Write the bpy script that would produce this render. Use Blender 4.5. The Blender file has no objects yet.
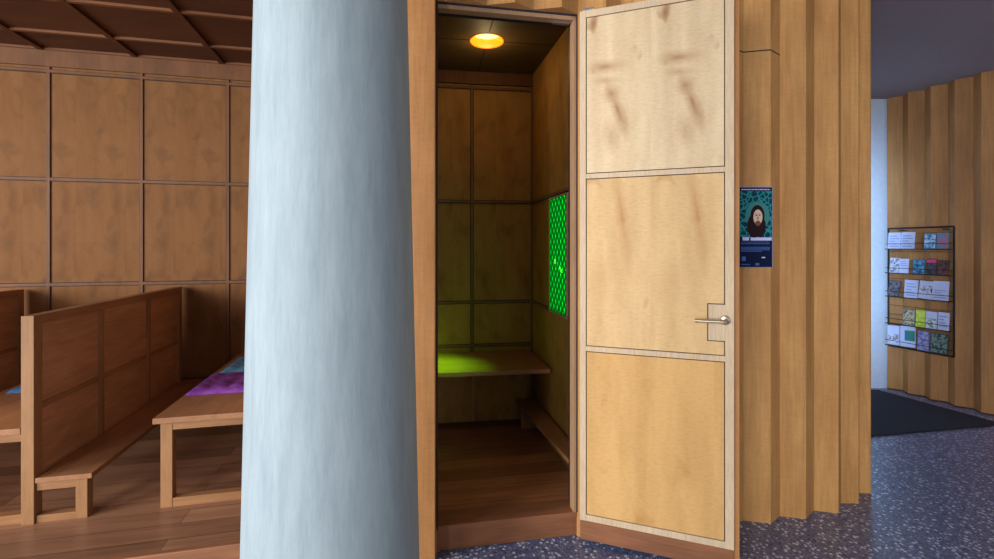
import bpy, bmesh, math, random
from mathutils import Vector, Matrix
random.seed(7)
sc = bpy.context.scene
C = sc.collection

# ---------------------------------------------------------------- camera, light, exposure
F_PX = 480.0
cam_d = bpy.data.cameras.new('camera')
cam_d.sensor_width = 36.0
cam_d.lens = F_PX / 994 * 36.0
cam_d.shift_y = -(279.5 - 247.0) / 994.0
cam_d.clip_start = 0.02
cam = bpy.data.objects.new('camera', cam_d)
C.objects.link(cam)
cam.location = (0, 0, 1.45)
cam.rotation_euler = (math.pi / 2, 0, 0)
sc.camera = cam
sc.view_settings.view_transform = 'Standard'
sc.view_settings.look = 'None'
sc.view_settings.gamma = 1
sc.view_settings.use_curve_mapping = False
sc.view_settings.exposure = 0.0

w = bpy.data.worlds.new('world')
sc.world = w
w.use_nodes = True
bg = w.node_tree.nodes['Background']
bg.inputs[0].default_value = (0.74, 0.85, 1.0, 1)
bg.inputs[1].default_value = 0.42


def area(name, loc, target, sx, sy, power, col, spread=180):
    d = bpy.data.lights.new(name, 'AREA')
    d.shape = 'RECTANGLE'; d.size = sx; d.size_y = sy; d.energy = power; d.color = col
    d.spread = math.radians(spread)
    o = bpy.data.objects.new(name, d); C.objects.link(o)
    o.location = loc
    o.rotation_euler = (Vector(target) - Vector(loc)).to_track_quat('-Z', 'Y').to_euler()
    return o


# daylight through the tall foyer windows on the left, behind the camera
area('daylight_left', (-3.4, -5.2, 2.0), (1.0, 2.4, 1.2), 3.0, 2.6, 440, (0.94, 0.97, 1.0))
area('daylight_side', (-6.2, -1.4, 1.9), (1.2, 2.5, 1.2), 3.0, 2.4, 430, (0.94, 0.97, 1.0))
# added fill behind the camera at right, softens the column's dark side
area('fill_right', (4.6, -4.6, 1.8), (-0.6, 2.4, 1.0), 2.4, 2.2, 45, (0.95, 0.97, 1.0))
# daylight through the entrance doors at the far right
area('daylight_entrance', (2.95, 4.15, 1.5), (3.35, 4.93, 1.4), 0.5, 2.0, 18, (0.46, 0.70, 1.0), 80)


# ---------------------------------------------------------------- helpers
def s2l(c):
    def f(x):
        x /= 255.0
        return x / 12.92 if x <= 0.04045 else ((x + 0.055) / 1.055) ** 2.4
    return (f(c[0]), f(c[1]), f(c[2]), 1)


def new_mat(name, rough=0.5):
    m = bpy.data.materials.new(name); m.use_nodes = True
    nt = m.node_tree; b = nt.nodes['Principled BSDF']
    b.inputs['Roughness'].default_value = rough
    return m, nt, b


def N(nt, t, **k):
    n = nt.nodes.new(t)
    for a, v in k.items(): setattr(n, a, v)
    return n


def ramp(nt, fac, stops):
    r = N(nt, 'ShaderNodeValToRGB')
    while len(r.color_ramp.elements) < len(stops): r.color_ramp.elements.new(0.5)
    for e, (p, c) in zip(r.color_ramp.elements, stops):
        e.position = p; e.color = c
    nt.links.new(fac, r.inputs[0])
    return r.outputs[0]


def mix(nt, fac, a, b, mode='MIX'):
    n = N(nt, 'ShaderNodeMix', data_type='RGBA', blend_type=mode)
    for i, v in ((0, fac), (6, a), (7, b)):
        if hasattr(v, 'is_linked'): nt.links.new(v, n.inputs[i])
        else: n.inputs[i].default_value = v
    return n.outputs[2]


def noise(nt, vec, scale, detail=4, rough=0.55, dist=0.0):
    n = N(nt, 'ShaderNodeTexNoise')
    n.inputs['Scale'].default_value = scale; n.inputs['Detail'].default_value = detail
    n.inputs['Roughness'].default_value = rough; n.inputs['Distortion'].default_value = dist
    nt.links.new(vec, n.inputs['Vector'])
    return n.outputs['Fac']


def mapping(nt, vec, scale=(1, 1, 1), loc=(0, 0, 0), rot=(0, 0, 0)):
    n = N(nt, 'ShaderNodeMapping')
    n.inputs['Scale'].default_value = scale; n.inputs['Location'].default_value = loc
    n.inputs['Rotation'].default_value = rot
    nt.links.new(vec, n.inputs['Vector'])
    return n.outputs[0]


def bump(nt, b, h, strength, dist=0.002):
    n = N(nt, 'ShaderNodeBump')
    n.inputs['Strength'].default_value = strength; n.inputs['Distance'].default_value = dist
    nt.links.new(h, n.inputs['Height']); nt.links.new(n.outputs[0], b.inputs['Normal'])


def wood(name, light, dark, axis='z', rough=0.45, ripple=0.0, grain=30.0):
    """Solid or veneered timber; the grain runs along axis."""
    m, nt, b = new_mat(name, rough + 0.12)
    b.inputs['Specular IOR Level'].default_value = 0.3
    co = N(nt, 'ShaderNodeTexCoord').outputs['Object']
    st = {'x': (0.06, 1, 1), 'y': (1, 0.06, 1), 'z': (1, 1, 0.06)}[axis]
    lo = {'x': (0.35, 1, 1), 'y': (1, 0.35, 1), 'z': (1, 1, 0.35)}[axis]
    g1 = noise(nt, mapping(nt, co, st), grain, 5, 0.6, 0.3)
    g2 = noise(nt, mapping(nt, co, lo), 4.5, 3, 0.5, 0.6)
    g3 = noise(nt, mapping(nt, co, st), grain * 5, 3, 0.7)
    c = ramp(nt, g1, [(0.3, s2l(dark)), (0.7, s2l(light))])
    c = mix(nt, 0.6, c, ramp(nt, g2, [(0.3, s2l(dark)), (0.62, s2l(light))]))
    c = mix(nt, 0.22, c, ramp(nt, g3, [(0.35, (0.25, 0.2, 0.16, 1)), (0.6, (1, 1, 1, 1))]), 'MULTIPLY')
    if ripple:
        rp = {'x': (40, 12, 12), 'y': (12, 40, 12), 'z': (14, 14, 55)}[axis]
        r = noise(nt, mapping(nt, co, rp), 1.6, 3, 0.6, 0.4)
        c = mix(nt, ripple, c, ramp(nt, r, [(0.38, (0.45, 0.36, 0.27, 1)), (0.6, (1, 1, 1, 1))]), 'MULTIPLY')
    nt.links.new(c, b.inputs['Base Color'])
    bump(nt, b, g3, 0.15)
    return m


def veneer(name, light, dark, period, off=(0, 0, 0), blot=0.6, rough=0.4, knots=()):
    """Sliced veneer: leaf repeats every `period` along x, darker flames and cross ripple."""
    m, nt, b = new_mat(name, rough + 0.25)
    b.inputs['Specular IOR Level'].default_value = 0.2
    co = N(nt, 'ShaderNodeTexCoord').outputs['Object']
    sx = N(nt, 'ShaderNodeSeparateXYZ'); nt.links.new(co, sx.inputs[0])
    wr = N(nt, 'ShaderNodeMath', operation='WRAP')
    nt.links.new(sx.outputs[0], wr.inputs[0]); wr.inputs[1].default_value = period; wr.inputs[2].default_value = 0
    cb = N(nt, 'ShaderNodeCombineXYZ')
    nt.links.new(wr.outputs[0], cb.inputs[0]); nt.links.new(sx.outputs[2], cb.inputs[2])
    v = mapping(nt, cb.outputs[0], (1, 1, 1), off)
    bl = noise(nt, mapping(nt, v, (1.6, 1, 1)), 5.0, 2, 0.45, 0.5)
    c = ramp(nt, bl, [(0.20, s2l(dark)), (0.44 + 0.2 * blot, s2l(light))])
    tone = noise(nt, mapping(nt, v, (1, 1, 0.18)), 9, 3, 0.5, 0.2)
    c = mix(nt, 0.45, c, ramp(nt, tone, [(0.3, (0.62, 0.52, 0.40, 1)), (0.6, (1, 1, 1, 1))]), 'MULTIPLY')
    rp = noise(nt, mapping(nt, v, (22, 1, 75)), 1.6, 4, 0.65, 0.5)
    c = mix(nt, 0.22, c, ramp(nt, rp, [(0.36, (0.66, 0.52, 0.36, 1)), (0.56, (1, 1, 1, 1))]), 'MULTIPLY')
    # flame shaped figure where the leaf was cut close to a branch
    for (kx, kz, rx, rz, sl, amt) in knots:
        sv = N(nt, 'ShaderNodeSeparateXYZ'); nt.links.new(cb.outputs[0], sv.inputs[0])
        dx = N(nt, 'ShaderNodeMath', operation='SUBTRACT'); nt.links.new(sv.outputs[0], dx.inputs[0]); dx.inputs[1].default_value = kx
        dz = N(nt, 'ShaderNodeMath', operation='SUBTRACT'); nt.links.new(sv.outputs[2], dz.inputs[0]); dz.inputs[1].default_value = kz
        sh = N(nt, 'ShaderNodeMath', operation='MULTIPLY_ADD'); nt.links.new(dz.outputs[0], sh.inputs[0]); sh.inputs[1].default_value = sl
        nt.links.new(dx.outputs[0], sh.inputs[2])
        ax = N(nt, 'ShaderNodeMath', operation='DIVIDE'); nt.links.new(sh.outputs[0], ax.inputs[0]); ax.inputs[1].default_value = rx * 1.45
        az = N(nt, 'ShaderNodeMath', operation='DIVIDE'); nt.links.new(dz.outputs[0], az.inputs[0]); az.inputs[1].default_value = rz * 1.25
        c2 = N(nt, 'ShaderNodeCombineXYZ'); nt.links.new(ax.outputs[0], c2.inputs[0]); nt.links.new(az.outputs[0], c2.inputs[2])
        ln = N(nt, 'ShaderNodeVectorMath', operation='LENGTH'); nt.links.new(c2.outputs[0], ln.inputs[0])
        nz = noise(nt, mapping(nt, cb.outputs[0], (1, 1, 1), (kx * 9, 0, kz * 5)), 16, 4, 0.6, 0.6)
        ad = N(nt, 'ShaderNodeMath', operation='MULTIPLY_ADD'); nt.links.new(nz, ad.inputs[0]); ad.inputs[1].default_value = 0.7
        nt.links.new(ln.outputs['Value'], ad.inputs[2])
        f = ramp(nt, ad.outputs[0], [(0.25, (amt, amt, amt, 1)), (0.45, (amt * 0.55, amt * 0.55, amt * 0.55, 1)), (0.9, (0, 0, 0, 1))])
        r = nt.nodes[-1]
        sc_ = N(nt, 'ShaderNodeMath', operation='MULTIPLY'); sc_.inputs[1].default_value = 0.6
        nt.links.new(ad.outputs[0], sc_.inputs[0])
        for l in list(nt.links):
            if l.to_node.type == 'VALTORGB' and l.from_node == ad: nt.links.new(sc_.outputs[0], l.to_socket)
        c = mix(nt, f, c, s2l(dark))
    nt.links.new(c, b.inputs['Base Color'])
    return m


def plain(name, col, rough=0.5, metal=0.0, emis=None, es=0.0):
    m, nt, b = new_mat(name, rough)
    b.inputs['Base Color'].default_value = s2l(col)
    b.inputs['Metallic'].default_value = metal
    if emis:
        b.inputs['Emission Color'].default_value = s2l(emis); b.inputs['Emission Strength'].default_value = es
    return m


def paper(name, a, bcol, scale=30, seed=0):
    m, nt, b = new_mat(name, 0.35)
    co = N(nt, 'ShaderNodeTexCoord').outputs['Object']
    n = noise(nt, mapping(nt, co, (1, 1, 1), (seed, seed * 2, 0)), scale, 3, 0.6, 0.8)
    nt.links.new(ramp(nt, n, [(0.42, s2l(a)), (0.56, s2l(bcol))]), b.inputs['Base Color'])
    return m


class MB:
    def __init__(self): self.bm = bmesh.new()

    def box(self, x0, x1, y0, y1, z0, z1, mi=0, M=None):
        vs = [self.bm.verts.new(Vector((x, y, z))) for z in (z0, z1) for (x, y) in ((x0, y0), (x1, y0), (x1, y1), (x0, y1))]
        if M: 
            for v in vs: v.co = M @ v.co
        for f in ((3, 2, 1, 0), (4, 5, 6, 7), (0, 1, 5, 4), (1, 2, 6, 5), (2, 3, 7, 6), (3, 0, 4, 7)):
            self.bm.faces.new([vs[i] for i in f]).material_index = mi
        return self

    def prism(self, pts, z0, z1, mi=0):
        a = [self.bm.verts.new((p[0], p[1], z0)) for p in pts]
        b = [self.bm.verts.new((p[0], p[1], z1)) for p in pts]
        n = len(pts)
        self.bm.faces.new(a[::-1]).material_index = mi
        self.bm.faces.new(b).material_index = mi
        for i in range(n):
            self.bm.faces.new((a[i], a[(i + 1) % n], b[(i + 1) % n], b[i])).material_index = mi
        return self

    def sheet(self, pts, z0, z1, off=(0.0, 0.05), mi=0):
        """folded wall: polyline pts extruded, with a back shifted by off"""
        back = [(p[0] + off[0], p[1] + off[1]) for p in pts]
        for i in range(len(pts) - 1):
            a, b_, c, d = pts[i], pts[i + 1], back[i + 1], back[i]
            self.prism([a, b_, c, d], z0, z1, mi)
        bmesh.ops.remove_doubles(self.bm, verts=self.bm.verts, dist=1e-5)
        # drop the inner walls between neighbouring leaves
        seen = {}
        for f in list(self.bm.faces):
            k = tuple(sorted(v.index for v in f.verts)) if False else frozenset(f.verts)
            if k in seen: seen[k].append(f)
            else: seen[k] = [f]
        kill = [f for fs in seen.values() if len(fs) > 1 for f in fs]
        if kill: bmesh.ops.delete(self.bm, geom=kill, context='FACES_ONLY')
        return self

    def tube(self, pts, r, n=10, mi=0):
        pts = [Vector(p) for p in pts]; rings = []
        for i, p in enumerate(pts):
            t = (pts[min(i + 1, len(pts) - 1)] - pts[max(i - 1, 0)]).normalized()
            up = Vector((0, 0, 1)) if abs(t.z) < 0.9 else Vector((1, 0, 0))
            a = t.cross(up).normalized(); b_ = t.cross(a)
            rings.append([self.bm.verts.new(p + (a * math.cos(q * 2 * math.pi / n) + b_ * math.sin(q * 2 * math.pi / n)) * r) for q in range(n)])
        for i in range(len(rings) - 1):
            for q in range(n):
                self.bm.faces.new((rings[i][q], rings[i][(q + 1) % n], rings[i + 1][(q + 1) % n], rings[i + 1][q])).material_index = mi
        self.bm.faces.new(rings[0][::-1]).material_index = mi
        self.bm.faces.new(rings[-1]).material_index = mi
        return self

    def lathe(self, prof, n=64, mi=0, smooth=True, close=True):
        rings = []
        for (r, z) in prof:
            rings.append([self.bm.verts.new((r * math.cos(q * 2 * math.pi / n), r * math.sin(q * 2 * math.pi / n), z)) for q in range(n)])
        for i in range(len(rings) - 1):
            for q in range(n):
                f = self.bm.faces.new((rings[i][q], rings[i][(q + 1) % n], rings[i + 1][(q + 1) % n], rings[i + 1][q]))
                f.material_index = mi; f.smooth = smooth
        if close:
            self.bm.faces.new(rings[0][::-1]).material_index = mi
            self.bm.faces.new(rings[-1]).material_index = mi
        return self

    def ellipse(self, cx, cz, rx, rz, y, t, mi=0, n=20):
        a = [self.bm.verts.new((cx + rx * math.cos(q * 2 * math.pi / n), y, cz + rz * math.sin(q * 2 * math.pi / n))) for q in range(n)]
        b_ = [self.bm.verts.new((v.co.x, y - t, v.co.z)) for v in a]
        self.bm.faces.new(b_).material_index = mi
        self.bm.faces.new(a[::-1]).material_index = mi
        for q in range(n): self.bm.faces.new((a[q], a[(q + 1) % n], b_[(q + 1) % n], b_[q])).material_index = mi
        return self

    def build(self, name, mats, parent=None, bevel=0.0, loc=None, rot=None):
        me = bpy.data.meshes.new(name)
        bmesh.ops.recalc_face_normals(self.bm, faces=self.bm.faces)
        self.bm.to_mesh(me); self.bm.free()
        for m in (mats if isinstance(mats, (list, tuple)) else [mats]): me.materials.append(m)
        o = bpy.data.objects.new(name, me); C.objects.link(o)
        if parent: o.parent = parent
        if loc: o.location = loc
        if rot: o.rotation_euler = rot
        if bevel:
            b = o.modifiers.new('bevel', 'BEVEL'); b.width = bevel; b.segments = 2; b.limit_method = 'ANGLE'
        return o


def empty(name, loc, rz=0.0):
    o = bpy.data.objects.new(name, None); C.objects.link(o)
    o.location = loc; o.rotation_euler = (0, 0, rz); o.empty_display_size = 0.1
    return o


def tag(o, label=None, cat=None, group=None, kind=None):
    if label: o['label'] = label
    if cat: o['category'] = cat
    if group: o['group'] = group
    if kind: o['kind'] = kind
    return o


def struct(o): return tag(o, kind='structure')


def copy_tree(o, parent=None):
    c = o.copy(); C.objects.link(c)
    if parent: c.parent = parent
    for ch in list(o.children): copy_tree(ch, c)
    return c


# ---------------------------------------------------------------- materials
M = {}
M['oak_face'] = wood('folded_wall_wood', (222, 166, 100), (186, 130, 74), 'z', 0.42, 0.10, 12)
M['oak_post'] = wood('post_wood', (206, 146, 88), (178, 118, 66), 'z', 0.42, 0.12, 12)
M['pew'] = wood('pew_wood', (182, 128, 86), (136, 90, 58), 'y', 0.4, 0, 26)
M['pew_light'] = wood('pew_edge_wood', (172, 124, 80), (140, 98, 60), 'z', 0.45, 0, 30)
M['pew_x'] = wood('pew_rail_wood', (172, 122, 78), (138, 94, 58), 'x', 0.45, 0, 30)
M['pew_panel'] = wood('pew_panel_wood', (208, 152, 106), (160, 110, 76), 'y', 0.4, 0, 16)
M['batten'] = wood('wall_batten_wood', (124, 78, 42), (92, 56, 30), 'z', 0.45, 0, 30)
M['coffer'] = wood('ceiling_wood', (104, 58, 28), (74, 40, 20), 'x', 0.5, 0, 14)
M['coffer_batten'] = wood('ceiling_batten_wood', (132, 82, 46), (104, 62, 34), 'x', 0.4, 0, 20)
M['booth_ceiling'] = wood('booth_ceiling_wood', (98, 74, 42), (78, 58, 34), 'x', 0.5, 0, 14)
M['wall_panel'] = veneer('chapel_panel_veneer', (130, 87, 48), (104, 68, 37), 0.355, (0.3, 0, 0.1), 0.3, 0.45)
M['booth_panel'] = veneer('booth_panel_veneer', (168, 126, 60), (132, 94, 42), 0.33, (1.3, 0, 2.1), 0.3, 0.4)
M['door_top'] = veneer('door_top_veneer', (240, 212, 170), (172, 120, 78), 0.33, (0, 0, 0.35), -0.5, 0.35,
                       knots=((0.12, 2.315, 0.07, 0.028, 0.3, 0.75), (0.125, 2.25, 0.05, 0.02, 0.8, 0.5), (0.150, 2.185, 0.032, 0.035, 0.0, 0.65), (0.182, 2.10, 0.022, 0.11, 0.32, 0.85), (0.15, 1.98, 0.03, 0.07, 0.0, 0.5), (0.22, 2.05, 0.03, 0.06, 0.0, 0.2)))
M['door_mid'] = veneer('door_middle_veneer', (236, 196, 140), (196, 142, 88), 0.33, (0, 0, 5.2), -0.5, 0.35,
                       knots=((0.20, 1.60, 0.022, 0.24, 0.13, 0.85), (0.10, 1.30, 0.06, 0.10, 0.0, 0.25)))
M['door_low'] = veneer('door_bottom_veneer', (232, 182, 116), (216, 162, 98), 0.60, (2, 0, 9.2), -0.3, 0.35)
M['door_frame'] = wood('door_stile_wood', (232, 204, 168), (218, 186, 148), 'z', 0.45, 0, 40)
M['jamb'] = wood('jamb_wood', (194, 154, 116), (166, 126, 92), 'z', 0.45, 0, 40)
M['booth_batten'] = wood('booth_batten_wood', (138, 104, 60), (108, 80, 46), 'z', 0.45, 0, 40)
M['groove'] = plain('dark_gap', (52, 34, 22), 0.8)
M['gasket'] = plain('rubber_gasket', (34, 38, 58), 0.5)
M['black'] = plain('black_metal', (26, 26, 28), 0.4, 0.6)
M['brass'] = plain('champagne_metal', (206, 188, 156), 0.3, 0.85)
M['steel'] = plain('steel', (200, 202, 206), 0.25, 0.9)


def floor_planks(name, light, dark, pitch, rot):
    m, nt, b = new_mat(name, 0.33)
    co = N(nt, 'ShaderNodeTexCoord').outputs['Object']
    v = mapping(nt, co, (1, 1, 1), (0, 0, 0), (0, 0, rot))
    br = N(nt, 'ShaderNodeTexBrick')
    br.inputs['Scale'].default_value = 1; br.inputs['Brick Width'].default_value = 1.9; br.inputs['Row Height'].default_value = pitch
    br.inputs['Mortar Size'].default_value = 0.0015; br.inputs['Bias'].default_value = 0
    br.inputs['Color1'].default_value = s2l(light); br.inputs['Color2'].default_value = s2l(dark); br.inputs['Mortar'].default_value = s2l((44, 26, 18))
    nt.links.new(v, br.inputs['Vector'])
    g = noise(nt, mapping(nt, v, (0.06, 1, 1)), 45, 5, 0.6)
    c = mix(nt, 0.55, br.outputs['Color'], ramp(nt, g, [(0.3, (0.45, 0.38, 0.32, 1)), (0.65, (1.0, 1.0, 1.0, 1))]), 'MULTIPLY')
    nt.links.new(c, b.inputs['Base Color'])
    return m


M['planks'] = floor_planks('chapel_floor_planks', (178, 130, 98), (136, 96, 72), 0.13, math.radians(-13.4))
M['booth_planks'] = floor_planks('booth_floor_planks', (200, 136, 92), (160, 106, 70), 0.13, math.radians(-10.7))
M['step'] = wood('step_edge_wood', (172, 114, 78), (128, 82, 56), 'x', 0.4, 0, 20)

# terrazzo
m, nt, b = new_mat('terrazzo', 0.28)
co = N(nt, 'ShaderNodeTexCoord').outputs['Object']
base = noise(nt, co, 30, 4, 0.7)
col = ramp(nt, base, [(0.3, s2l((62, 72, 106))), (0.7, s2l((104, 120, 166)))])
for (s, th, cl, fac) in ((44, 0.34, (222, 232, 250), 0.95), (80, 0.40, (140, 154, 190), 0.8), (40, 0.26, (30, 32, 44), 0.85), (75, 0.24, (176, 158, 140), 0.6)):
    vn = N(nt, 'ShaderNodeTexVoronoi'); vn.inputs['Scale'].default_value = s; vn.inputs['Randomness'].default_value = 1
    nt.links.new(mapping(nt, co, (1, 1, 0.0), (s, s * 0.37, 0)), vn.inputs['Vector'])
    rr = N(nt, 'ShaderNodeSeparateColor'); nt.links.new(vn.outputs['Color'], rr.inputs[0])
    gt = N(nt, 'ShaderNodeMath', operation='GREATER_THAN'); nt.links.new(rr.outputs[0], gt.inputs[0]); gt.inputs[1].default_value = 0.28
    lt = N(nt, 'ShaderNodeMath', operation='LESS_THAN'); nt.links.new(vn.outputs['Distance'], lt.inputs[0]); lt.inputs[1].default_value = th
    mu = N(nt, 'ShaderNodeMath', operation='MULTIPLY'); nt.links.new(gt.outputs[0], mu.inputs[0]); nt.links.new(lt.outputs[0], mu.inputs[1])
    m2 = N(nt, 'ShaderNodeMath', operation='MULTIPLY'); nt.links.new(mu.outputs[0], m2.inputs[0]); m2.inputs[1].default_value = fac
    col = mix(nt, m2.outputs[0], col, s2l(cl))
nt.links.new(col, b.inputs['Base Color'])
b.inputs['Specular IOR Level'].default_value = 0.7
M['terrazzo'] = m

# column plaster
m, nt, b = new_mat('column_plaster', 0.7)
co = N(nt, 'ShaderNodeTexCoord').outputs['Object']
g1 = noise(nt, mapping(nt, co, (14, 14, 1.6)), 2.2, 6, 0.65, 0.3)
g2 = noise(nt, mapping(nt, co, (60, 60, 9)), 2.0, 4, 0.7, 0.2)
c = ramp(nt, g1, [(0.3, s2l((144, 157, 160))), (0.7, s2l((164, 175, 177)))])
c = mix(nt, 0.35, c, ramp(nt, g2, [(0.3, (0.66, 0.72, 0.74, 1)), (0.62, (1, 1, 1, 1))]), 'MULTIPLY')
nt.links.new(c, b.inputs['Base Color']); bump(nt, b, g2, 0.12, 0.003)
M['column'] = m

m, nt, b = new_mat('grey_ceiling_paint', 0.9)
co = N(nt, 'ShaderNodeTexCoord').outputs['Object']
nt.links.new(ramp(nt, noise(nt, co, 60, 3), [(0.3, s2l((140, 124, 126))), (0.7, s2l((150, 134, 134)))]), b.inputs['Base Color'])
M['ceiling'] = m
m, nt, b = new_mat('white_wall_paint', 0.8)
co = N(nt, 'ShaderNodeTexCoord').outputs['Object']
nt.links.new(ramp(nt, noise(nt, co, 25, 3), [(0.3, s2l((196, 210, 232))), (0.7, s2l((206, 218, 238)))]), b.inputs['Base Color'])
M['white'] = m
m, nt, b = new_mat('mat_fibre', 0.95)
co = N(nt, 'ShaderNodeTexCoord').outputs['Object']
n_ = noise(nt, co, 220, 3)
nt.links.new(ramp(nt, n_, [(0.3, s2l((20, 20, 28))), (0.7, s2l((42, 42, 54)))]), b.inputs['Base Color']); bump(nt, b, n_, 0.5)
M['mat'] = m


def cushion_mat(name, a, b_):
    m, nt, b = new_mat(name, 0.9)
    co = N(nt, 'ShaderNodeTexCoord').outputs['Object']
    n = noise(nt, mapping(nt, co, (1, 1, 1)), 14, 4, 0.6, 0.6)
    nt.links.new(ramp(nt, n, [(0.35, s2l(a)), (0.62, s2l(b_))]), b.inputs['Base Color'])
    bump(nt, b, noise(nt, co, 160, 2), 0.3)
    return m


# ---------------------------------------------------------------- floors
struct(MB().box(-6.5, 6.5, -4, 5.6, -0.1, 0).build('floor', M['terrazzo']))

TH = math.radians(13.4)
cs, sn = math.cos(TH), math.sin(TH)
def uv(u, v): return (u * cs - v * sn, u * sn + v * cs)      # chapel axes: u along the rear wall, v into the chapel

V0, V1 = 2.36, 4.55
U0, U1 = -5.6, 0.20
def uvbox(mb, u0, u1, v0, v1, z0, z1, mi=0): return mb.prism([uv(u0, v0), uv(u1, v0), uv(u1, v1), uv(u0, v1)], z0, z1, mi)

struct(uvbox(MB(), U0, U1, V0 + 0.03, V1, 0, 0.12).build('floor_chapel', M['planks']))
struct(MB().box(U0, U1, V0, V0 + 0.03, 0.0, 0.12).build('trim_3', M['step'], rot=(0, 0, TH), bevel=0.004))

# ---------------------------------------------------------------- chapel shell
CH = 3.03
def panel_wall(name, length, z0, z1, vs, zs, mat, loc, rot, bat=M['batten'], bw=0.022, cornice=0.0):
    """flat veneered wall in its own frame: x along, front faces -y"""
    o = MB().box(0, length, 0.0, 0.06, z0, z1).build(name, mat, loc=loc, rot=(0, 0, rot)); struct(o)
    mb = MB()
    for x in vs:
        mb.box(x - bw / 2 - 0.006, x + bw / 2 + 0.006, -0.002, 0.001, z0, z1, 1)
        mb.box(x - bw / 2, x + bw / 2, -0.012, 0.001, z0, z1, 0)
    for z in zs:
        mb.box(0, length, -0.0025, 0.001, z - bw / 2 - 0.006, z + bw / 2 + 0.006, 1)
        mb.box(0, length, -0.0125, 0.001, z - bw / 2, z + bw / 2, 0)
    if cornice: mb.box(0, length, -0.02, 0.001, cornice, z1, 0)
    mb.build('batten', [bat, M['groove']], o)
    return o

L = U1 - U0
# verticals measured on the photograph: three lines 0.725 m apart
def px_on_rear(px):
    t = (px - 497) / F_PX                        # X = t*Y on the wall v = V1
    Y = V1 / (cs - t * sn); X = t * Y
    return X * cs + Y * sn
u1 = px_on_rear(49); du = (px_on_rear(228) - u1) / 2
vs = [u1 + k * du - U0 for k in range(-5, 5) if 0 < u1 + k * du - U0 < L]
x_, y_ = uv(U0, V1)
panel_wall('wall_chapel_rear', L, 0.12, CH, vs, (0.33, 1.15, 1.99, 2.85), M['wall_panel'], (x_, y_, 0), TH, cornice=2.885)
x_, y_ = uv(U0, V0 + 0.0)
panel_wall('wall_chapel_left', V1 - V0, 0.12, CH, (0.1, 0.85, 1.6), (0.33, 1.15, 1.99, 2.83), M['wall_panel'], (x_, y_, 0), TH + math.pi / 2)
# partition between chapel and booth
struct(MB().prism([(-0.50, 2.30), (-0.40, 2.30), uv(U1 - 0.02, V1), uv(U1 - 0.12, V1)], 0.0, CH).build('wall_partition', M['batten']))

o = struct(uvbox(MB(), U0, U1, V0 - 0.2, V1 + 0.06, CH, CH + 0.08).build('ceiling_chapel', M['coffer']))
mb = MB()
for v in (4.53, 4.17, 3.61, 3.05, 2.5): uvbox(mb, U0, U1, v - 0.015, v + 0.015, CH - 0.018, CH + 0.001)
mb.build('ceiling_batten', M['coffer_batten'], o)
mb = MB()
for k in range(-4, 5):
    u = u1 + k * du - 0.09
    if U0 < u + 0.05 < U1: uvbox(mb, u + 0.03, u + 0.07, V0 - 0.15, V1, CH - 0.020, CH + 0.0005)
mb.build('ceiling_batten', M['coffer'], o)

# ---------------------------------------------------------------- foyer shell
struct(MB().prism([(-6.5, -4), (6.5, -4), (6.5, 5.4), (2.3, 5.4), (2.2, 2.9), (0.4, 2.43), (-0.46, 2.25), (-0.46, 2.02), (-6.5, 0.62)], 2.97, 3.05).build('ceiling', M['ceiling']))
struct(MB().box(2.35, 4.6, 4.93, 5.03, 0, 2.97).build('wall_entrance', M['white']))

# folded timber wall round the booths
Z_LIN = 2.615
header = [(-0.286, 2.20), (-0.28, 2.275), (-0.14, 2.25), (-0.05, 2.31), (0.085, 2.285), (0.18, 2.355), (0.315, 2.33), (0.405, 2.405)]
struct(MB().prism([(-0.50, 2.20), (-0.286, 2.20), (-0.286, 2.30), (-0.50, 2.30)], 0.0, 2.97).build('wall_front_post', M['oak_post']))
struct(MB().sheet(header, Z_LIN, 2.97, (0, 0.07)).build('wall_front_header', M['oak_face']))
right = [(0.405, 2.405), (0.54, 2.38), (0.635, 2.45), (0.77, 2.425), (0.865, 2.49), (1.00, 2.465), (1.09, 2.52), (1.225, 2.50), (1.307, 2.545), (1.434, 2.515),
         (1.523, 2.585), (1.646, 2.557), (1.745, 2.64), (1.858, 2.612), (1.945, 2.715), (2.045, 2.715), (2.135, 2.83), (2.195, 2.825), (2.205, 2.83), (2.215, 2.99), (2.30, 3.03), (2.31, 3.19),
         (2.38, 3.24), (2.39, 3.42), (2.46, 3.47), (2.47, 3.66), (2.52, 3.70), (2.53, 3.9), (2.56, 3.95), (2.57, 4.2), (2.59, 4.3), (2.60, 4.93)]
fold = struct(MB().sheet(right, 0, 2.97, (-0.03, 0.06)).build('wall_front', M['oak_face']))
# gap above a closed booth door in the folded wall
mb = MB(); seam = [(1.225, 2.4985), (1.307, 2.5435), (1.434, 2.5135), (1.523, 2.5835)]
mb.sheet(seam, 2.480, 2.486, (0, 0.004))
mb.build('door_gap', M['groove'], fold)

# folded wall at the far right
wv = Vector((0.25, -0.80)).normalized(); nv = Vector((wv.y, -wv.x))       # nv points into the room
if nv.x > 0: nv = -nv
p = Vector((3.985, 4.90)); pts = [tuple(p - nv * 0.05), tuple(p)]
for k in range(16):
    a = p + wv * 0.100 - nv * 0.068; pts.append(tuple(a))
    p = p + wv * 0.190; pts.append(tuple(p))
fr = struct(MB().sheet(pts, 0, 2.97, (0.25, 0.08)).build('wall_right', wood('right_wall_wood', (184, 134, 80), (150, 104, 60), 'z', 0.45, 0.1, 12)))
struct(MB().sheet([tuple(Vector(q) + nv * 0.004) for q in pts[1:]], 0, 0.012, (0.02, 0.006)).build('baseboard_right', M['groove']))

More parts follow.
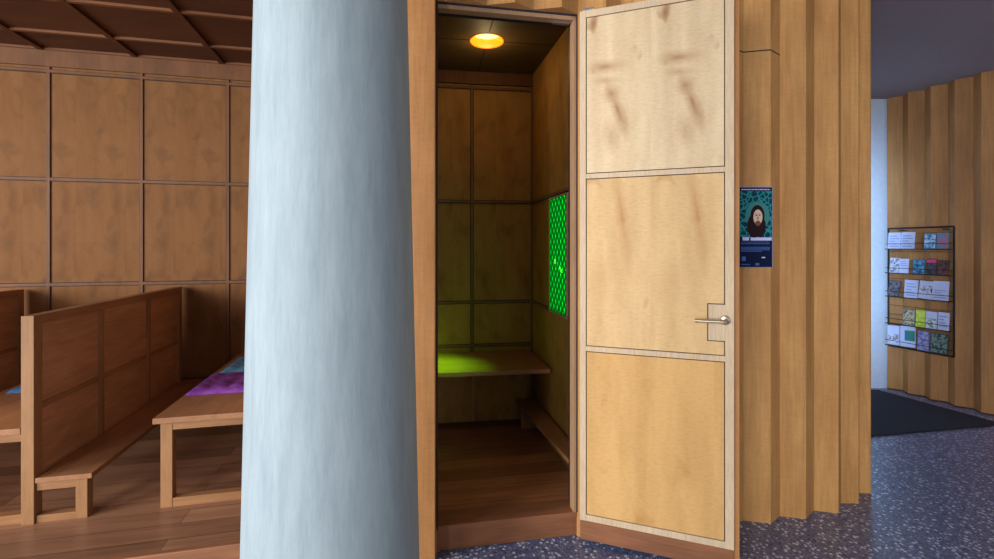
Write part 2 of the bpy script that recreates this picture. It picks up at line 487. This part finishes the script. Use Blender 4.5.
# ---------------------------------------------------------------- booth shell
FA, FB = Vector((-0.285, 2.28)), Vector((0.405, 2.41))
fd = (FB - FA).normalized(); fn = Vector((-fd.y, fd.x))
AF = math.atan2(fd.y, fd.x)
A2, B2 = FA + fn * 0.13, FB + fn * 0.13
BR = Vector((0.27, 3.72)); RW = Vector((0.50, 2.50))          # right wall line
BL = Vector((-0.66, 3.585))
struct(MB().prism([tuple(A2 + Vector((-0.02, 0))), tuple(B2), (0.56, 2.52), (0.33, 3.80), (-0.72, 3.66)], 0, 0.12).build('floor_booth', M['booth_planks']))
struct(MB().box(0, (FB - FA).length, 0, 0.13, 0.095, 0.121).box(0.0, (FB - FA).length, 0.004, 0.13, 0.002, 0.095).build('trim_4', M['step'], loc=(FA.x, FA.y, 0), rot=(0, 0, AF), bevel=0.002))
# rear wall of the booth
rl = (BR - BL).length; ra = math.atan2(BR.y - BL.y, BR.x - BL.x)
def px_wall(px, A, B):
    t = (px - 497) / F_PX; d = B - A
    s = (t * A.y - A.x) / (d.x - t * d.y)
    return s * d.length
xv = px_wall(472, BL, BR)
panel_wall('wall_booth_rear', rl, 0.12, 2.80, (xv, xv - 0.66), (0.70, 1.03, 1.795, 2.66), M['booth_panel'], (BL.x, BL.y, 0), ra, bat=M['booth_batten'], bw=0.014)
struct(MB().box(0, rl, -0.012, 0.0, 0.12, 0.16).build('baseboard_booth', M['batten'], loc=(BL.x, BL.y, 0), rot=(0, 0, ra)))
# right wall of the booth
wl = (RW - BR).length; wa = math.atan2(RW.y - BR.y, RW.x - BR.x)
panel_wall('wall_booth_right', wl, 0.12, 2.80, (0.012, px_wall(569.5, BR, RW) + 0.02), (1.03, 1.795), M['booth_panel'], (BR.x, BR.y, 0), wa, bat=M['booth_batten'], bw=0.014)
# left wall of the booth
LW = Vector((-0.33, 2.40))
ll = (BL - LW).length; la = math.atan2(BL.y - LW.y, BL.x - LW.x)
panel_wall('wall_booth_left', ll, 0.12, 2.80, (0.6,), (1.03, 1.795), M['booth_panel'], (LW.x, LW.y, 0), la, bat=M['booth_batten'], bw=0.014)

# booth ceiling with a round hole for the lamp
LX, LY, LR, BC = -0.065, 3.09, 0.102, 2.776
corners = [(-0.80, 2.42), (0.60, 2.42), (0.60, 3.80), (-0.80, 3.80)]
bm = bmesh.new(); n = 48
angs = sorted([2 * math.pi * q / n for q in range(n)] + [math.atan2(c[1] - LY, c[0] - LX) % (2 * math.pi) for c in corners])
inn, outr = [], []
for a in angs:
    dx, dy = math.cos(a), math.sin(a)
    t = min([(bx - LX) / dx for bx in (-0.80, 0.60) if dx and (bx - LX) / dx > 0] + [(by - LY) / dy for by in (2.42, 3.80) if abs(dy) > 1e-9 and (by - LY) / dy > 0])
    inn.append(bm.verts.new((LX + LR * dx, LY + LR * dy, BC))); outr.append(bm.verts.new((LX + t * dx, LY + t * dy, BC)))
inn2 = [bm.verts.new(v.co + Vector((0, 0, 0.02))) for v in inn]; out2 = [bm.verts.new(v.co + Vector((0, 0, 0.02))) for v in outr]
for i in range(len(angs)):
    j = (i + 1) % len(angs)
    bm.faces.new((inn[i], inn[j], outr[j], outr[i])); bm.faces.new((inn2[i], out2[i], out2[j], inn2[j]))
    bm.faces.new((outr[i], outr[j], out2[j], out2[i])); bm.faces.new((inn[i], inn2[i], inn2[j], inn[j]))
mb = MB(); mb.bm.free(); mb.bm = bm
o = struct(mb.build('ceiling_booth', M['booth_ceiling']))
mb = MB()
dL = Vector((math.sin(ra) * -1, math.cos(ra)))
mb.box(-0.004, 0.004, -0.62, -0.13, -0.001, 0.0005).box(-0.004, 0.004, 0.13, 0.66, -0.001, 0.0005).box(0.10, 0.7, -0.004, 0.004, -0.001, 0.0005).box(-0.7, -0.12, -0.004, 0.004, -0.001, 0.0005)
mb.build('panel_joint', M['groove'], o, loc=(LX, LY, BC - 0.0008), rot=(0, 0, ra))
# dark cornice band below the booth ceiling
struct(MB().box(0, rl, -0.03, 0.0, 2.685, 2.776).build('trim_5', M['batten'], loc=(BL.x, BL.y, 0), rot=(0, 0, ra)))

# frame of the opening: left, right and head jambs, rubber gasket
FL = (FB - FA).length
tr = empty('door_1', (FA.x, FA.y, 0), AF); struct(tr)
MB().box(-0.016, -0.004, 0.03, 0.14, 0.12, Z_LIN).build('jamb', M['jamb'], tr)
MB().box(FL - 0.022, FL - 0.006, 0.0, 0.05, 0.12, Z_LIN - 0.01).build('jamb', M['jamb'], tr, bevel=0.002)
MB().box(0.0, FL - 0.006, -0.0, 0.05, Z_LIN - 0.028, Z_LIN - 0.008).build('head_jamb', M['jamb'], tr, bevel=0.002)
MB().box(FL - 0.006, FL + 0.002, -0.004, 0.12, 0.12, Z_LIN).box(0, FL, -0.004, 0.12, Z_LIN - 0.008, Z_LIN + 0.001).box(-0.002, 0.003, -0.03, 0.12, 0.12, Z_LIN).build('gasket', M['gasket'], tr)
MB().box(FL - 0.12, FL - 0.03, 0.03, 0.05, Z_LIN - 0.034, Z_LIN - 0.028).build('strike_plate', M['steel'], tr)

# ---------------------------------------------------------------- column
mb = MB(); D = 1.45; prof = []
for k in range(25):
    z = 3.0 * k / 24
    q = (z - 0.56) / (2.15 - 0.56)
    r = D * (0.1655 - (0.1655 - 0.1422) * q)
    prof.append((r, z if z < 2.97 else 2.97))
mb.lathe(prof, 96)
struct(mb.build('column', M['column'], loc=(-0.4655, 1.3735, 0)))

# ---------------------------------------------------------------- booth lamp
lm = empty('recessed_ceiling_light', (LX, LY, BC))
tag(lm, 'round recessed ceiling lamp glowing amber inside the open booth', 'ceiling light')
amb = plain('amber_reflector', (250, 150, 40), 0.4, 0, (255, 96, 0), 0.85)
MB().lathe([(0.100, 0.10), (0.101, 0.0), (0.109, -0.004), (0.110, 0.0), (0.106, 0.004), (0.106, 0.10)], 48, close=False).build('reflector', amb, lm)
bulb = plain('glowing_bulb', (255, 220, 150), 0.4, 0, (255, 190, 96), 4.5)
MB().lathe([(0.001, 0.038), (0.06, 0.042), (0.098, 0.055), (0.098, 0.09), (0.001, 0.09)], 40).build('diffuser', bulb, lm)
d = bpy.data.lights.new('lamp_light', 'POINT'); d.energy = 1.7; d.color = (1, 0.74, 0.34); d.shadow_soft_size = 0.05
o = bpy.data.objects.new('lamp_light', d); C.objects.link(o); o.parent = lm; o.location = (0, 0, -0.10)

# ---------------------------------------------------------------- green confession screen
sA = px_wall(551.5, BR, RW); sB = px_wall(568.5, BR, RW)
scr = empty('confession_screen', (BR.x, BR.y, 0), wa)
tag(scr, 'green lit perforated lattice screen set in the booth side wall', 'screen')
z0, z1 = 1.03, 1.765
green = plain('green_light_pane', (10, 60, 20), 0.5, 0, (0, 240, 60), 1.3)
MB().box(sA, sB, -0.006, -0.001, z0, z1).build('light_pane', green, scr)
mb = MB()
for (a, b_, c, d_) in ((sA - 0.012, sA, z0 - 0.012, z1 + 0.012), (sB, sB + 0.012, z0 - 0.012, z1 + 0.012)): mb.box(a, b_, -0.016, -0.0005, c, d_)
mb.box(sA, sB, -0.016, -0.0005, z0 - 0.012, z0).box(sA, sB, -0.016, -0.0005, z1, z1 + 0.012)
mb.build('screen_frame', M['jamb'], scr)
mb = MB(); nx = 10; cw = (sB - sA) / nx; nz = int((z1 - z0) / cw)
ch = (z1 - z0) / nz
for i in range(nx):
    for j in range(nz):
        x, z = sA + cw * i, z0 + ch * j
        s = 1 if (i + j) % 2 else -1
        a = (x, z) if s > 0 else (x, z + ch); b_ = (x + cw, z + ch) if s > 0 else (x + cw, z)
        h = 0.0030
        vsx = [mb.bm.verts.new((a[0], yy, a[1] + q)) for yy in (-0.014, -0.008) for q in (-h, h)]
        vsy = [mb.bm.verts.new((b_[0], yy, b_[1] + q)) for yy in (-0.024, -0.010) for q in (-h, h)]
        for f in ((0, 1), (1, 3), (3, 2), (2, 0)):
            mb.bm.faces.new((vsx[f[0]], vsx[f[1]], vsy[f[1]], vsy[f[0]]))
gl = plain('green_painted_lattice', (20, 120, 45), 0.35)
mb.build('lattice', gl, scr)

d = bpy.data.lights.new('screen_glow', 'AREA'); d.shape = 'RECTANGLE'; d.size = 0.14; d.size_y = 0.4; d.energy = 4.6; d.color = (0.22, 1.0, 0.02); d.spread = math.radians(40)
gp = BR + (RW - BR).normalized() * (sA + sB) / 2
gl_o = bpy.data.objects.new('screen_glow', d); C.objects.link(gl_o)
gl_o.location = (gp.x - 0.06, gp.y - 0.01, 1.40)
gl_o.rotation_euler = (Vector((-0.52, 3.24, 0.62)) - gl_o.location).to_track_quat('-Z', 'Y').to_euler()

# ---------------------------------------------------------------- booth seat and kneeler
seat = empty('booth_bench', (BL.x, BL.y, 0), ra)
tag(seat, 'wooden bench spanning the rear wall inside the open booth', 'bench')
def loc2(p):
    d_ = Vector(p) - BL; e = Vector((math.cos(ra), math.sin(ra)))
    return Vector((d_.dot(e), e.x * d_.y - e.y * d_.x))
lwl, rwl = loc2(LW), loc2(RW)
def xL(y): return lwl.x * y / lwl.y
def xR(y): return rl + (rwl.x - rl) * y / rwl.y
MB().prism([(xL(-0.60) + 0.02, -0.60), (xR(-0.60) - 0.035, -0.60), (rl - 0.02, -0.018), (0.03, -0.018)], 0.628, 0.656).build('seat', M['pew_x'], seat, bevel=0.002)
MB().box(xL(-0.1) + 0.02, rl - 0.06, -0.10, -0.018, 0.16, 0.628).build('support_panel', M['booth_panel'], seat)
MB().box(xv - 0.004, xv + 0.004, -0.104, -0.10, 0.16, 0.628).build('batten', M['jamb'], seat)
kn = empty('kneeler_bench', (BR.x, BR.y, 0), wa)
tag(kn, 'low wooden kneeler bench along the right wall inside the booth', 'kneeler')
MB().prism([(0.12, -0.16), (wl - 0.01, -0.105), (wl - 0.01, -0.016), (0.12, -0.016)], 0.295, 0.32).build('kneeler_board', M['pew_x'], kn, bevel=0.002)
MB().box(0.16, 0.19, -0.13, -0.016, 0.12, 0.295).build('leg', M['pew_light'], kn)
MB().box(wl - 0.07, wl - 0.04, -0.10, -0.016, 0.12, 0.295).build('leg', M['pew_light'], kn)

# ---------------------------------------------------------------- booth door, open towards the viewer
HX, HY = 0.404, 2.345
da = math.atan2(2.105 - HY, 1.040 - HX); W = math.hypot(1.040 - HX, 2.105 - HY)
dr = empty('booth_door', (HX, HY, 0), da)
tag(dr, 'tall pale maple booth door with three framed panels, standing open', 'door')
ZB, ZT = 0.118, 2.60; sw = 0.030
cl_l = MB(); cl_l.box(0.0, sw, 0, 0.04, ZB, ZT).build('stile', M['door_frame'], dr, bevel=0.0015)
MB().box(W - sw - 0.006, W, 0, 0.04, ZB, ZT).build('stile', M['door_frame'], dr, bevel=0.0015)
xl, xr = sw, W - sw - 0.006
for (a, b_) in ((ZB, ZB + 0.030), (0.943, 0.968), (1.782, 1.806), (2.567, ZT)):
    MB().box(xl, xr, 0.001, 0.04, a, b_).build('rail', M['door_frame'], dr, bevel=0.0015)
for (a, b_, mt) in ((ZB + 0.030, 0.943, 'door_low'), (0.968, 1.782, 'door_mid'), (1.806, 2.567, 'door_top')):
    MB().box(xl, xr, 0.0105, 0.034, a, b_, 1).box(xl + 0.004, xr - 0.004, 0.003, 0.0104, a + 0.004, b_ - 0.004, 0).build('door_panel', [M[mt], M['groove']], dr)
# pleated outer cladding that continues the folded wall, with a darker foot
pl = [(0.03, 0.043), (W + 0.026, 0.043), (W + 0.030, 0.085), (W - 0.12, 0.085), (W - 0.20, 0.125), (W - 0.34, 0.125), (W - 0.42, 0.085), (0.13, 0.085), (0.08, 0.10), (0.03, 0.10)]
MB().prism(pl, 0.018, ZT + 0.02).build('outer_cladding', M['oak_post'], dr, bevel=0.002)
MB().box(0.0, W, 0.012, 0.042, 0.018, ZB - 0.001).build('kick_board', M['step'], dr, bevel=0.002)
zl = 1.1275; xh = W - 0.036
MB().box(xr - 0.068, xr, -0.0012, 0.012, 1.035, 1.195).box(xr - 0.072, xr, 0.0, 0.012, 1.031, 1.199, 1).build('lock_block', [M['door_frame'], M['groove']], dr)
hd = MB().lathe([(0.001, 0), (0.021, 0), (0.021, 0.007), (0.018, 0.009), (0.001, 0.009)], 28).build('door_handle', M['brass'], dr, loc=(xh, -0.001, zl), rot=(math.pi / 2, 0, 0))
MB().tube([(0, 0, 0.008), (0, 0, 0.045), (-0.004, 0, 0.052), (-0.012, 0, 0.056), (-0.125, 0, 0.056)], 0.0085, 14).build('lever', M['brass'], hd)
MB().box(0.02, 0.07, -0.004, 0.03, ZT, ZT + 0.010).build('pivot_hinge', M['steel'], dr, bevel=0.001)

# ---------------------------------------------------------------- pews
def make_pew():
    r = empty('pew', (0, 0, 0.12), TH)
    Lp = 1.75
    BH = 1.0
    for y in (0, Lp - 0.06): MB().box(0.002, 0.054, y, y + 0.06, 0, BH).build('end_post', M['pew_light'], r, bevel=0.002)
    for y in (Lp / 3 - 0.02, 2 * Lp / 3 - 0.01): MB().box(0.004, 0.056, y, y + 0.034, 0.20, BH - 0.045).build('stile', M['pew_light'], r, bevel=0.0015)
    MB().box(0.0, 0.056, 0.06, Lp - 0.06, BH - 0.045, BH).build('top_rail', M['pew'], r, bevel=0.002)
    MB().box(0.008, 0.047, 0.06, Lp - 0.06, 0.535, 0.565).build('middle_rail', M['pew'], r, bevel=0.0015)
    MB().box(0.008, 0.047, 0.06, Lp - 0.06, 0.17, 0.20).build('bottom_rail', M['pew'], r, bevel=0.0015)
    MB().box(0.018, 0.040, 0.06, Lp - 0.06, 0.20, 0.535).box(0.018, 0.040, 0.06, Lp - 0.06, 0.565, BH - 0.045).build('back_panel', M['pew_panel'], r)
    # seat on the left side
    SD = -0.545
    MB().box(SD, 0.0, 0.0, Lp, 0.435, 0.465).build('seat', M['pew'], r, bevel=0.003)
    for y in (0.02, Lp - 0.07):
        MB().box(SD + 0.028, SD + 0.082, y, y + 0.05, 0.0, 0.435).build('leg', M['pew_light'], r, bevel=0.002)
        MB().box(SD + 0.082, 0.0, y + 0.002, y + 0.048, 0.395, 0.435).build('seat_frame', M['pew_x'], r, bevel=0.0015)
        MB().box(SD + 0.082, 0.0, y + 0.002, y + 0.048, 0.0, 0.045).build('seat_frame', M['pew_x'], r, bevel=0.0015)
    # kneeler on the right side
    MB().box(0.058, 0.292, 0.0, Lp, 0.195, 0.22).build('kneeler_board', M['pew'], r, bevel=0.003)
    for y in (0.01, Lp - 0.06):
        MB().box(0.218, 0.268, y, y + 0.05, 0.0, 0.195).build('kneeler_leg', M['pew_light'], r, bevel=0.002)
        MB().box(0.058, 0.218, y + 0.002, y + 0.048, 0.155, 0.195).build('kneeler_frame', M['pew_x'], r, bevel=0.0015)
        MB().box(0.058, 0.218, y + 0.002, y + 0.048, 0.0, 0.035).build('kneeler_frame', M['pew_x'], r, bevel=0.0015)
    return r

UA, VA, PIT = -1.680, 2.752, 1.097
pews = [make_pew()]
labels = ['brown wooden pew nearest the viewer with its panelled back and kneeler fully in view',
          'brown wooden pew whose seat carries the purple cushion, half hidden by the column',
          'brown wooden pew at the left edge, only its far back end showing']
for k in (1, 2): pews.append(copy_tree(pews[0]))
for pw, u, lb in zip(pews, (UA, UA + PIT, UA - PIT), labels):
    x_, y_ = uv(u, VA); pw.location = (x_, y_, 0.12)
    tag(pw, lb, 'pew', 'wooden pews in the panelled chapel')


def cushion(name, u, v, du_, dv_, mat, label, rz=0.0):
    """quilted flat seat pad with channels; lies on the pew seat"""
    mb = MB(); nx, ny = 24, 28; t = 0.030; top, bot = [], []
    for j in range(ny + 1):
        for i in range(nx + 1):
            x, y = du_ * i / nx, dv_ * j / ny
            ex = min(i, nx - i) / nx; ey = min(j, ny - j) / ny
            e = min(1.0, (min(ex, ey) * 8) ** 0.5 if min(ex, ey) > 0 else 0)
            z = 0.004 + t * e * (0.72 + 0.28 * abs(math.sin(math.pi * 4 * i / nx))) + 0.002 * math.sin(7 * x * 9 + j)
            top.append(mb.bm.verts.new((x, y, z))); bot.append(mb.bm.verts.new((x, y, 0)))
    W1 = nx + 1
    for j in range(ny):
        for i in range(nx):
            a = j * W1 + i
            f = mb.bm.faces.new((top[a], top[a + 1], top[a + W1 + 1], top[a + W1])); f.smooth = True
            mb.bm.faces.new((bot[a], bot[a + W1], bot[a + W1 + 1], bot[a + 1]))
    rim = [i for i in range(W1)] + [j * W1 + nx for j in range(1, ny + 1)] + [ny * W1 + i for i in range(nx - 1, -1, -1)] + [j * W1 for j in range(ny - 1, 0, -1)]
    for q in range(len(rim)):
        a, b_ = rim[q], rim[(q + 1) % len(rim)]
        mb.bm.faces.new((bot[a], bot[b_], top[b_], top[a]))
    x_, y_ = uv(u, v)
    return tag(mb.build(name, mat, loc=(x_, y_, 0.586), rot=(0, 0, TH + rz)), label, 'cushion', 'quilted seat cushions on the pews')


us = UA + PIT - 0.545
cushion('seat_cushion', us + 0.01, 3.13, 0.44, 0.43, cushion_mat('purple_fabric', (106, 40, 128), (146, 70, 168)), 'purple quilted seat cushion beside the column')
cushion('seat_cushion', us + 0.045, 3.60, 0.42, 0.44, cushion_mat('teal_fabric', (70, 128, 158), (100, 158, 192)), 'teal blue quilted cushion behind the purple one')
cushion('seat_cushion', UA - 0.48, 3.42, 0.43, 0.44, cushion_mat('blue_fabric', (60, 98, 140), (86, 128, 172)), 'blue quilted cushion on the pew seat at the left edge')

# ---------------------------------------------------------------- poster
po = empty('poster', (1.266, 2.5115, 1.342))
tag(po, 'dark poster of a long-haired face, hung on the folded wall beside the open door', 'poster')
PW, PH = 0.176, 0.424
m, nt, b = new_mat('poster_print', 0.3)
co = N(nt, 'ShaderNodeTexCoord').outputs['Object']
wvn = N(nt, 'ShaderNodeTexVoronoi', feature='DISTANCE_TO_EDGE'); wvn.inputs['Scale'].default_value = 38
nt.links.new(co, wvn.inputs['Vector'])
nt.links.new(ramp(nt, wvn.outputs['Distance'], [(0.02, s2l((52, 150, 146))), (0.13, s2l((16, 62, 82)))]), b.inputs['Base Color'])
navy = plain('poster_navy', (16, 26, 58), 0.35); edge = plain('poster_edge', (150, 160, 190), 0.4)
hair = plain('poster_hair', (40, 26, 28), 0.5); skin = plain('poster_skin', (226, 190, 168), 0.5); lip = plain('poster_red', (150, 60, 56), 0.5)
pale = plain('poster_pale_print', (205, 205, 250), 0.5); blue = plain('poster_blue_print', (74, 104, 168), 0.5); shade = plain('poster_beard', (120, 78, 66), 0.5)
MB().box(0, PW, -0.0008, 0.001, 0, PH).build('poster_board', edge, po)
MB().box(0.003, PW - 0.003, -0.0012, 0, 0.003, PH - 0.004).build('printed_field', navy, po)
MB().box(0.005, PW - 0.005, -0.0015, 0, 0.155, PH - 0.024).build('printed_background', m, po)
cx = 0.096
MB().ellipse(cx, 0.272, 0.064, 0.074, -0.001, 0.0007, 0, 32).build('printed_halo', plain('poster_halo', (64, 132, 128), 0.5), po)
mb = MB()
mb.ellipse(cx, 0.272, 0.037, 0.056, -0.001, 0.0010, 0).ellipse(cx - 0.018, 0.218, 0.036, 0.062, -0.001, 0.00105, 0).ellipse(cx + 0.014, 0.215, 0.030, 0.058, -0.001, 0.0011, 0)
mb.build('printed_hair', hair, po)
mb = MB()
mb.ellipse(cx + 0.002, 0.264, 0.024, 0.040, -0.001, 0.0014, 0)
mb.ellipse(cx + 0.002, 0.232, 0.014, 0.014, -0.001, 0.0016, 1)
mb.ellipse(cx + 0.002, 0.243, 0.007, 0.003, -0.001, 0.0018, 2)
for s in (-1, 1):
    mb.ellipse(cx + 0.002 + s * 0.0085, 0.2725, 0.0055, 0.0022, -0.001, 0.0018, 3)
    mb.ellipse(cx + 0.002 + s * 0.0085, 0.280, 0.0068, 0.0014, -0.001, 0.0018, 3)
mb.ellipse(cx + 0.002, 0.258, 0.003, 0.009, -0.001, 0.0017, 1)
mb.build('printed_face', [skin, shade, lip, hair], po)
MB().box(0.018, 0.052, -0.0020, -0.001, 0.142, 0.160).build('printed_title', pale, po)
MB().box(0.060, PW - 0.006, -0.0020, -0.001, 0.142, 0.158).build('printed_title', pale, po)
def text_line(name, x, end, z, h_, mat_, lo_, hi_):
    mb = MB()
    while x < end:
        wd = random.uniform(lo_, hi_); mb.box(x, min(x + wd, end), -0.0018, -0.001, z, z + h_); x += wd + 0.002
    mb.build(name, mat_, po)
text_line('printed_heading', 0.012, PW - 0.014, PH - 0.018, 0.005, pale, 0.008, 0.02)
for z in (0.132, 0.123, 0.105, 0.098, 0.091, 0.084):
    text_line('printed_text_line', 0.010, PW - 0.015 if z != 0.084 else 0.12, z, 0.004, blue, 0.006, 0.016)
MB().box(0.014, 0.034, -0.0018, -0.001, 0.035, 0.058).build('printed_emblem', blue, po)
MB().box(0.118, 0.136, -0.0018, -0.001, 0.050, 0.056).build('printed_emblem', pale, po)
MB().prism([(0.085, -0.0018), (0.105, -0.0018), (0.105, -0.001), (0.085, -0.001)], 0.012, 0.024).build('printed_emblem', blue, po)
text_line('printed_text_line', 0.012, 0.06, 0.014, 0.005, blue, 0.006, 0.012)

for q_ in bpy.data.materials:
    if q_.name.startswith('poster_'):
        q_.node_tree.nodes['Principled BSDF'].inputs['Roughness'].default_value = 0.85
        q_.node_tree.nodes['Principled BSDF'].inputs['Specular IOR Level'].default_value = 0.15

# ---------------------------------------------------------------- entrance mat
tag(MB().prism([(2.62, 3.62), (4.12, 3.90), (3.84, 4.84), (2.62, 4.84)], 0.0, 0.012).build('entrance_mat', M['mat']),
    'large black entrance mat on the terrazzo beside the folded wall', 'mat')

# ---------------------------------------------------------------- leaflet rack
RA = math.atan2(wv.y, wv.x)
def wall_pt(px):
    t = (px - 497) / F_PX; A = Vector((3.97, 4.87))
    s = (t * A.y - A.x) / (wv.x - t * wv.y)
    return s
r0 = Vector((3.97, 4.87)) + nv * 0.105
def rack_s(px):
    t = (px - 497) / F_PX
    return (t * r0.y - r0.x) / (wv.x - t * wv.y)
sa, sb = rack_s(888.5), rack_s(954)
ro = r0 + wv * sa
RW_ = sb - sa
ZR0, ZR1 = 0.475, 1.632
rk = empty('leaflet_rack', (ro.x, ro.y, ZR0), RA)
tag(rk, 'black wire leaflet rack hanging on the folded wall by the entrance', 'rack')
H = ZR1 - ZR0
MB().tube([(0, 0, 0), (0, 0, H)], 0.008).tube([(RW_, 0, 0), (RW_, 0, H)], 0.008).tube([(0, 0, H), (RW_, 0, H)], 0.008).tube([(0, 0, 0), (RW_, 0, 0)], 0.008).build('rack_frame', M['black'], rk)
rows = [0.955, 0.72, 0.49, 0.225, 0.01]
for z in rows:
    mb = MB()
    mb.box(0.004, RW_ - 0.004, -0.046, 0.0, z - 0.004, z)
    mb.tube([(0, 0, z + 0.05), (0, -0.046, z + 0.05), (RW_, -0.046, z + 0.05), (RW_, 0, z + 0.05)], 0.003, 6)
    mb.tube([(0, -0.046, z), (RW_, -0.046, z)], 0.005, 6)
    mb.build('rack_shelf', M['black'], rk)
mb = MB()
for k in range(13): mb.tube([(0.004, 0.008, 0.05 + k * 0.088), (RW_ - 0.004, 0.008, 0.05 + k * 0.088)], 0.002, 6)
mb.build('back_wire', M['black'], rk)
for s in (0.10, RW_ - 0.08): MB().tube([(s, 0.0, H - 0.02), (s, 0.10, H - 0.02)], 0.005, 8).build('wall_bracket', M['black'], rk)

WH = (186, 194, 226); 
def leaflet(x0, x1, row, h, base, pic, label, blocks=(), tilt=0.0, pos=0.015, name='leaflet', ink=(138, 146, 192)):
    wd = x1 - x0
    mt = [plain('leaflet_paper', base, 0.4), pic if pic else plain('leaflet_ink', (90, 100, 150), 0.5), plain('leaflet_text', ink, 0.5)]
    mb = MB()
    mb.box(0, wd, -0.003, 0.003, 0, h, 0)
    for (a, b_, c, d_, mi) in blocks:
        mb.box(a * wd, b_ * wd, -0.0042, -0.0028, c * h, d_ * h, mi)
    x, z = x0, rows[row] + ZR0 + 0.002 + wd * abs(math.sin(tilt))
    loc = ro + wv * x + nv * (0.045 - pos)
    o = mb.build(name, mt, loc=(loc.x, loc.y, z), rot=(math.radians(-5), tilt, RA))
    o.rotation_mode = 'XYZ'
    return tag(o, label, 'leaflet', 'leaflets in the wire rack')
def txt(z0_, z1_, n): return tuple((0.1, 0.86 - 0.15 * (k % 3), z0_ + (z1_ - z0_) * k / n, z0_ + (z1_ - z0_) * (k + 0.45) / n, 2) for k in range(n))
P = lambda a, b_, s=60, sd=0: paper('printed_picture', a, b_, s, sd)
u_ = RW_ / 265.0                        # rack widths measured on a blown up crop, 45..310
X = lambda q: max(0.012, min(RW_ - 0.012, (q - 45) * u_ * 0.99))
full = (0.04, 0.96, 0.04, 0.96, 1)
leaflet(X(52), X(108), 0, 0.16, WH, None, 'white leaflet at the far left of the top row', txt(0.12, 0.9, 5))
leaflet(X(110), X(168), 0, 0.16, WH, None, 'white leaflet second from left in the top row', txt(0.12, 0.9, 5))
leaflet(X(206), X(252), 0, 0.14, (50, 130, 180), P((30, 110, 170), (190, 220, 240), 40, 1), 'blue leaflet with white figure in the top row', (full,))
leaflet(X(256), X(300), 0, 0.145, (60, 150, 170), P((50, 140, 170), (200, 90, 110), 34, 2), 'teal and red leaflet at the right end of the top row', (full,))
leaflet(X(58), X(100), 1, 0.145, (180, 186, 206), P((90, 96, 130), (200, 206, 224), 45, 3), 'grey patterned leaflet at the left of the second row', (full,), 0.04)
leaflet(X(103), X(142), 1, 0.14, WH, None, 'white leaflet second in the second row from the top', txt(0.5, 0.9, 3))
leaflet(X(160), X(208), 1, 0.135, (30, 90, 130), P((20, 50, 80), (90, 170, 210), 40, 4), 'blue and black leaflet in the middle of the second row', (full,))
leaflet(X(214), X(256), 1, 0.145, (40, 26, 36), P((26, 20, 30), (80, 70, 84), 40, 5), 'black leaflet with a pink band along its top in the second row', ((0.04, 0.96, 0.04, 0.74, 1), (0.04, 0.96, 0.76, 0.96, 2)), ink=(206, 60, 120))
leaflet(X(262), X(300), 1, 0.135, (16, 60, 60), P((14, 40, 44), (120, 60, 60), 40, 6), 'dark green leaflet at the right end of the second row', (full,))
leaflet(X(46), X(100), 2, 0.15, (50, 50, 60), P((30, 30, 38), (110, 100, 110), 50, 7), 'dark crumpled leaflet leaning at the left of the third row', (full,), 0.12)
leaflet(X(124), X(180), 2, 0.17, WH, None, 'white leaflet with lines of text, left of the dark folded one', txt(0.12, 0.9, 5))
leaflet(X(183), X(238), 2, 0.165, WH, P((40, 44, 66), (200, 206, 226), 22, 8), 'white leaflet with dark diagonal picture in the third row', ((0.05, 0.95, 0.3, 0.75, 1),), 0.06)
leaflet(X(240), X(300), 2, 0.175, WH, None, 'white leaflet at the right end of the third row', txt(0.12, 0.6, 4))
leaflet(X(118), X(168), 3, 0.15, (120, 130, 120), P((40, 70, 120), (200, 180, 120), 40, 9), 'blue and beige picture leaflet in the fourth row', (full,))
leaflet(X(172), X(210), 3, 0.16, (170, 190, 50), P((160, 190, 40), (200, 214, 90), 30, 10), 'lime green leaflet in the fourth row', (full,))
leaflet(X(212), X(256), 3, 0.155, WH, P((90, 130, 90), (206, 212, 226), 36, 11), 'white and green leaflet beside the lime green one', ((0.05, 0.95, 0.05, 0.6, 1),))
leaflet(X(260), X(302), 3, 0.16, WH, None, 'white leaflet at the right end of the fourth row', txt(0.2, 0.9, 4))
leaflet(X(50), X(104), 4, 0.185, WH, P((120, 110, 130), (206, 210, 228), 34, 12), 'white leaflet at the left end of the bottom row', ((0.1, 0.9, 0.1, 0.55, 1),), -0.05)
leaflet(X(108), X(172), 4, 0.195, WH, P((30, 90, 170), (40, 120, 90), 18, 13), 'white leaflet with blue and green landscape in the bottom row', ((0.3, 0.97, 0.3, 0.8, 1),), -0.05)
leaflet(X(178), X(226), 4, 0.18, (110, 110, 160), P((80, 84, 140), (160, 160, 200), 36, 14), 'violet leaflet in the bottom row', (full,))
leaflet(X(230), X(298), 4, 0.18, (40, 60, 56), P((24, 50, 60), (120, 140, 130), 36, 15), 'dark photo leaflet at the right end of the bottom row', (full,))
